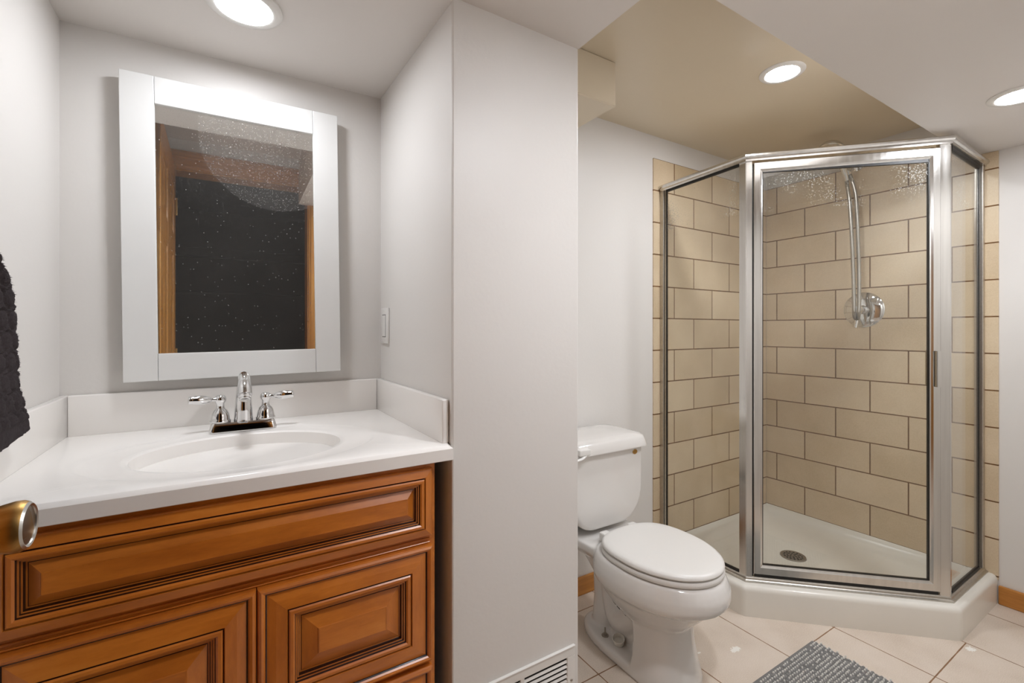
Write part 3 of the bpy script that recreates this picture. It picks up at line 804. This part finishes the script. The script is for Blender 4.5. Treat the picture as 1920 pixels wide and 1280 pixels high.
for a in ((s0+.0335, s0+.0360, zb+.038, zt-.038, (0, 0)), (s1-.0375, s1-.0335, zb+.038, zt-.028, (0, 0)), (s0+.034, s1-.034, zb+.0375, zb+.0405, (0, 0))):
    dpart('gasket', dbox(a[0], a[1], .0135, .0245, a[2], a[3], a[4], 0), 'gasket')
dpart('gasket', dbox(s0+.034, s1-.034, .0135, .0245, zt-.041, zt-.0385, (.0, .010), 0), 'gasket')
dpart('bottom_sweep', dbox(s0+.004, s1-.004, .014, .022, .1375, zb+.002, (0, 0), 0), 'gasket')
# black strips painting in the shadow gaps at the hinge and strike sides
dpart('hinge', dbox(s0-.004, s0+.0006, .016, .024, .138, 1.815, (0, 0), 0), 'gasket')  # full-height dark strip for the shade in the gap, no working hinge
dpart('strike_gap_shade', dbox(s1-.0004, s1+.0035, .016, .024, .138, 1.826, (0, 0), 0), 'gasket')
for o in ((-.014, .009), (.029, .050)):
    b = dbox(.657, .6615, o[0], o[1], .926, 1.061); bb = dbox(.6565, .674, o[0] if o[0] < 0 else o[1]-.0035, (o[0]+.0035) if o[0] < 0 else o[1], .926, 1.061)
    me = bpy.data.meshes.new('tmp'); bb.to_mesh(me); bb.free(); b.from_mesh(me); bpy.data.meshes.remove(me)
    dpart('pull_handle', b, 'alu')

# ------------------------------------------------------------------ shower valve and hand shower
sv = thing('shower_valve', 'round chrome shower valve with a lever on the tiled wall', 'shower valve', (XR, 1.032, 1.241))
b = BM(); lathe(b, [(0, 0), (.088, 0), (.088, .003), (.083, .008), (.070, .0095), (.066, .012), (.040, .0145), (.030, .016), (.0, .016)], (XR, 1.032, 1.241), (-1, 0, 0), 64); part('escutcheon', b, 'chrome', sv, True)
b = BM(); lathe(b, [(0, 0), (.022, 0), (.022, .004), (.019, .008), (.018, .030), (.021, .036), (.021, .054), (.016, .060), (0, .061)], (XR-.014, 1.032, 1.241), (-1, 0, 0), 36); h = part('handle', b, 'chrome', sv, True)
b = BM(); tube(b, [(XR-.056, 1.032, 1.248), (XR-.062, 1.033, 1.226), (XR-.068, 1.035, 1.196), (XR-.074, 1.036, 1.166), (XR-.078, 1.037, 1.150)], [.013, .0165, .0125, .0105, .0095], 20, 6, .8); part('lever', b, 'chrome', sv, True, h)
hs = thing('hand_shower', 'chrome hand shower with a hanging hose above the shower valve', 'shower head', (XR, 1.06, 1.95))
b = BM(); lathe(b, [(0, 0), (.028, 0), (.026, .006), (.012, .010)], (XR, 1.060, 1.975), (-1, 0, 0), 28); part('wall_flange', b, 'chrome', hs, True)
b = BM(); tube(b, [(XR, 1.06, 1.975), (XR-.03, 1.06, 1.978), (XR-.06, 1.06, 1.968), (XR-.082, 1.06, 1.946)], .0095, 16, 6); part('shower_arm', b, 'chrome', hs, True)
b = BM(); lathe(b, [(0, -.022), (.013, -.022), (.017, -.012), (.019, 0), (.017, .014), (.012, .022), (0, .022)], (XR-.088, 1.060, 1.936), (-.6, 0, -.5), 24); part('bracket', b, 'chrome', hs, True)
b = BM(); tube(b, [(XR-.086, 1.073, 1.892), (XR-.120, 1.070, 1.930), (XR-.175, 1.066, 1.972), (XR-.250, 1.061, 2.008)], [.011, .014, .0155, .0145], 18, 8); part('handset', b, 'chrome', hs, True)
b = BM(); lathe(b, [(0, .036), (.006, .036), (.008, .028), (.022, .025), (.040, .016), (.050, .003), (.049, -.004), (.044, -.007), (0, -.007)], (XR-.284, 1.058, 2.008), (.22, 0, 1), 32); part('spray_head', b, 'chrome', hs, True)
hose = [(XR-.086, 1.073, 1.894), (XR-.078, 1.074, 1.870), (XR-.080, 1.064, 1.800), (XR-.082, 1.057, 1.700), (XR-.085, 1.051, 1.60), (XR-.088, 1.044, 1.45), (XR-.098, 1.037, 1.32), (XR-.106, 1.033, 1.23), (XR-.108, 1.029, 1.202), (XR-.106, 1.023, 1.194), (XR-.104, 1.016, 1.202), (XR-.102, 1.015, 1.23), (XR-.088, 1.018, 1.32), (XR-.072, 1.025, 1.45), (XR-.070, 1.030, 1.60), (XR-.070, 1.034, 1.72), (XR-.072, 1.040, 1.82), (XR-.078, 1.054, 1.89), (XR-.086, 1.060, 1.918)]
b = BM(); P = smooth_path(hose, 14); m = len(P)
tube(b, P, [(.0092 if i % 2 else .0076) for i in range(m)], 12, 1)
part('hose', b, 'hose', hs, True)

# ------------------------------------------------------------------ bath mat
bm_ = thing('bath_mat', 'grey woven bath mat with white flecks on the floor before the shower', 'bath mat', (1.45, .6, 0))
BX0, BX1, BY0, BY1 = 1.02, 1.819, .33, .847
b = BM(); loft(b, [rrect((BX0+BX1)/2, (BY0+BY1)/2, (BX1-BX0)/2-g, (BY1-BY0)/2-g, .006, z) for g, z in ((.001, .0005), (0, .003), (0, .006), (.003, .0085))]); part('mat_base', b, 'mat_base', bm_, True)
def blob(b, c, rx, ry, rz, a):
    ca, sa = math.cos(a), math.sin(a); rows = []
    for k, (rr, zz) in enumerate(((1.0, -.2), (.85, .55), (.4, .95))):
        rows.append([(c[0]+ca*rx*rr*math.cos(t)-sa*ry*rr*math.sin(t), c[1]+sa*rx*rr*math.cos(t)+ca*ry*rr*math.sin(t), c[2]+rz*zz) for t in [2*PI*i/8 for i in range(8)]])
    loft(b, rows, False, True)
bl, bf = BM(), BM(); rnd = random.Random(11)
y = BY1-.020; row = 0
while y > BY0+.02:
    x = BX0+.006+(.006 if row % 2 else 0)
    streak = row % 9 == 7
    while x < BX1-.004:
        if not streak or rnd.random() < .35:
            blob(bl, (x, y, .0085), .0068+rnd.uniform(-.001, .001), .0052, .0055+rnd.uniform(-.001, .001), rnd.uniform(-.4, .4))
        if rnd.random() < (.95 if streak else .9):
            blob(bf, (x+.006+rnd.uniform(-.001, .001), y+.004+rnd.uniform(-.0012, .0012), .0105), (.0040+rnd.uniform(-.001, .001)), .0032, .0050, rnd.uniform(-.8, .8))
        x += .0122
    y -= .0128; row += 1
o = part('chenille_pile', bl, 'mat_loop', bm_, True); o['kind'] = 'stuff'
o = part('white_flecks', bf, 'mat_fleck', bm_, True); o['kind'] = 'stuff'
